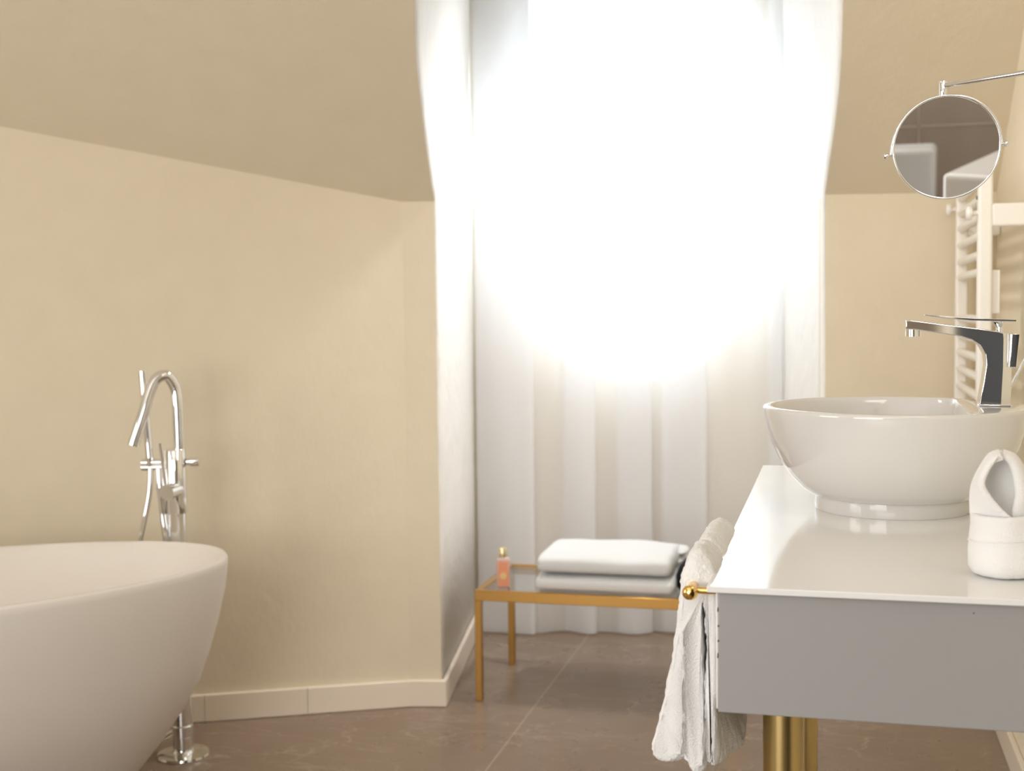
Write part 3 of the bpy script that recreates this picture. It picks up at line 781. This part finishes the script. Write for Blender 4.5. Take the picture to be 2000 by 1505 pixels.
def tumbler():
    p = V((.293, 1.86, CT)); o = empty('tumbler', p, 'clear glass tumbler at the right edge behind the peaked towel', 'glass')
    g = G(); g.lathe([(.0, .0), (.030, 0), (.0325, .004), (.0345, .108), (.0335, .1095), (.0325, .108), (.0305, .010), (0, .008)], p, 48); g.out('glass_wall', m_glass, o, True, 50)
tumbler()

# ================================================================== SHAVING MIRROR
def shaving_mirror():
    Mc = V((.167, 2.10, 1.449)); R_ = .0800
    tgt = V((.0, -1.5, .72))
    n = ((CAM-Mc).normalized()+(tgt-Mc).normalized()).normalized()
    o = empty('shaving_mirror', (XR, 1.84, 1.54), 'round chrome swivel mirror on a wall arm above the basin', 'mirror')
    g = G(); g.lathe([(.0, -.0), (R_*.95, 0)], Mc+n*.0052, 96, n)
    g.lathe([(R_-.0045, 0), (R_*.5, .0003), (0, .0004)], Mc+n*.0050, 96, n)
    g = G(); k = 96
    ax = n; a = V((1, 0, 0)); a = (a-ax*a.dot(ax)).normalized(); b = ax.cross(a)
    g.add([Mc+n*.0042+(a*cos(2*pi*j/k)+b*sin(2*pi*j/k))*(R_-.0022) for j in range(k)], [tuple(range(k))])
    gm = g.out('mirror_disc', m_mirror, o)
    g = G(); prof = [(R_-.0024, .0042), (R_-.0020, .0058), (R_-.0008, .0064), (R_+.0005, .0060), (R_+.0010, .002), (R_, -.003), (R_-.004, -.005), (0, -.0065)]
    g.lathe(prof, Mc, 96, n); 
    # leave the front open inside the rim
    g.f = [f_ for f_ in g.f if len(f_) == 4]
    g.out('mirror_frame', m_chrome, o, True, 60)
    # yoke: half ring between two side pivots
    pl, pr = aty(1740, 303, 2.10), aty(1958, 280, 2.10)
    cc = (pl+pr)/2; hd = (pr-pl)/2; up = V((0, 0, 1)); topz = aty(1848, 185, 2.10)
    vtop = topz-cc
    pts = [cc-hd*cos(pi*j/40)+V((vtop.x*0, vtop.y, vtop.z))*sin(pi*j/40)+V((hd.x*.14*sin(pi*j/40)*sin(pi*j/40)*0, .006, 0)) for j in range(41)]
    g = G(); g.tube(pts, .0017, 12); g.out('yoke', m_chrome, o, True, 60)
    for p, s in ((pl, -1), (pr, 1)):
        d = hd.normalized()*s; y6 = V((0, .006, 0))
        g = G(); g.tube([p+y6-d*.010, p+y6+d*.004], .0025, 12); g.lathe([(.0035, 0), (.005, .002), (.005, .005), (.003, .008), (0, .009)], p+y6+d*.003, 16, d)
        g.out('pivot_knob', m_chrome, o, True, 50)
    pv = V((aty(1842, 175, 2.106).x, 2.106, 0)); zt = aty(1842, 158, 2.106).z; zb_ = aty(1843, 190, 2.106).z
    g = G(); g.lathe([(.0055, 0), (.0058, .001), (.0058, zt-zb_-.001), (.0052, zt-zb_)], (pv.x, pv.y, zb_), 24); g.out('swivel_post', m_chrome, o, True, 35)
    a0 = V((pv.x, pv.y, aty(1845, 168, 2.106).z))
    dv = V((.271, 2.028, a0.z))-V((.168, 2.106, a0.z)); s = (XR-.012-a0.x)/dv.x
    a1 = V((XR-.012, a0.y+dv.y*s, a0.z))
    g = G(); g.tube([a0, a1], .0042, 20); g.out('arm', m_chrome, o, True, 35)
    g = G(); g.lathe([(.032, 0), (.032, .006), (.028, .010), (.012, .011), (.010, .03)], (XR-.0005, a1.y, a1.z), 36, (-1, 0, 0)); g.out('wall_plate', m_chrome, o, True, 35)
shaving_mirror()

# ================================================================== TOWEL RADIATOR
def radiator():
    X0, X1 = .332, .366
    o = empty('towel_radiator', (.35, 3.5, .35), 'white ladder towel radiator on the right wall', 'radiator')
    zt, zb = 1.54, .35
    ya, yb = 3.235, 3.845
    for y in (ya, yb-.035):
        g = G(); g.box((X0, y, zb), (X1, y+.035, zt)); bevel(g.out('upright', m_rad, o), .007, 3)
    zz = [1.505, 1.462, 1.419, 1.372, 1.325, 1.282] + [1.165-.048*i for i in range(7)] + [.78-.048*i for i in range(8)]
    for z in zz:
        g = G(); g.tube([(X0+.014, ya+.03, z), (X0+.014, yb-.03, z)], .0115, 16); g.out('rung', m_rad, o, True, 60)
    # wall brackets
    for z in (1.418, .55):
        g = G(); g.box((X1-.004, ya+.002, z-.028), (XR-.001, ya+.030, z+.028)); bevel(g.out('wall_bracket', m_rad, o), .006, 2)
        g = G(); g.box((X1-.004, yb-.032, z-.02), (XR-.001, yb-.006, z+.02)); bevel(g.out('wall_bracket', m_rad, o), .006, 2)
    a = aty(1936, 527, 3.25); b = aty(1951, 612, 3.25)
    g = G(); g.box((X1-.002, 3.25, b.z), (b.x+.002, 3.33, a.z)); bevel(g.out('thermostat', m_rad, o), .002, 2)
    # robe hooks
    for x, y, Y in ((1860, 409, 3.83), (1897, 416, 3.25)):
        p = aty(x, y, Y); g = G(); g.lathe([(.006, 0), (.006, .012), (.016, .014), (.018, .020), (.015, .026), (0, .028)], (X0, Y, p.z), 28, (-1, 0, 0)); h = g.out('hook', m_rad, o, True, 40)
    for x, y, Y in ((1889, 407, 3.42), (1903, 386, 3.25)):  # small dark grey discs on the radiator
        p = aty(x, y, Y); g = G(); g.lathe([(.005, 0), (.005, .003), (0, .0035)], (X0-.001, Y, p.z), 14, (-1, 0, 0)); g.out('dark_dot', mat('dot_grey', (.2, .18, .15), .5), o, True, 40)
radiator()

# ================================================================== THINGS BEHIND THE CAMERA, SEEN IN THE SHAVING MIRROR
def fixtures():
    g = G(); g.box((-.34, -1.40, .30), (-.030, -1.25, .765)); o = bevel(g.out('bathroom_fixture', m_fix), .022, 5)
    tag(o, 'grey-white upright fixture with rounded corner, left one reflected in the round mirror', 'fixture')
    Mx = Matrix.Translation((.018, -.80, 0)) @ Matrix.Rotation(radians(24), 4, 'Z')
    g = G(); g.box((0, -.5, .25), (.25, 0, .762), Mx); o = bevel(g.out('bathroom_fixture', m_white), .02, 5)
    tag(o, 'low white box-shaped fixture, right one reflected in the round mirror', 'fixture')
fixtures()
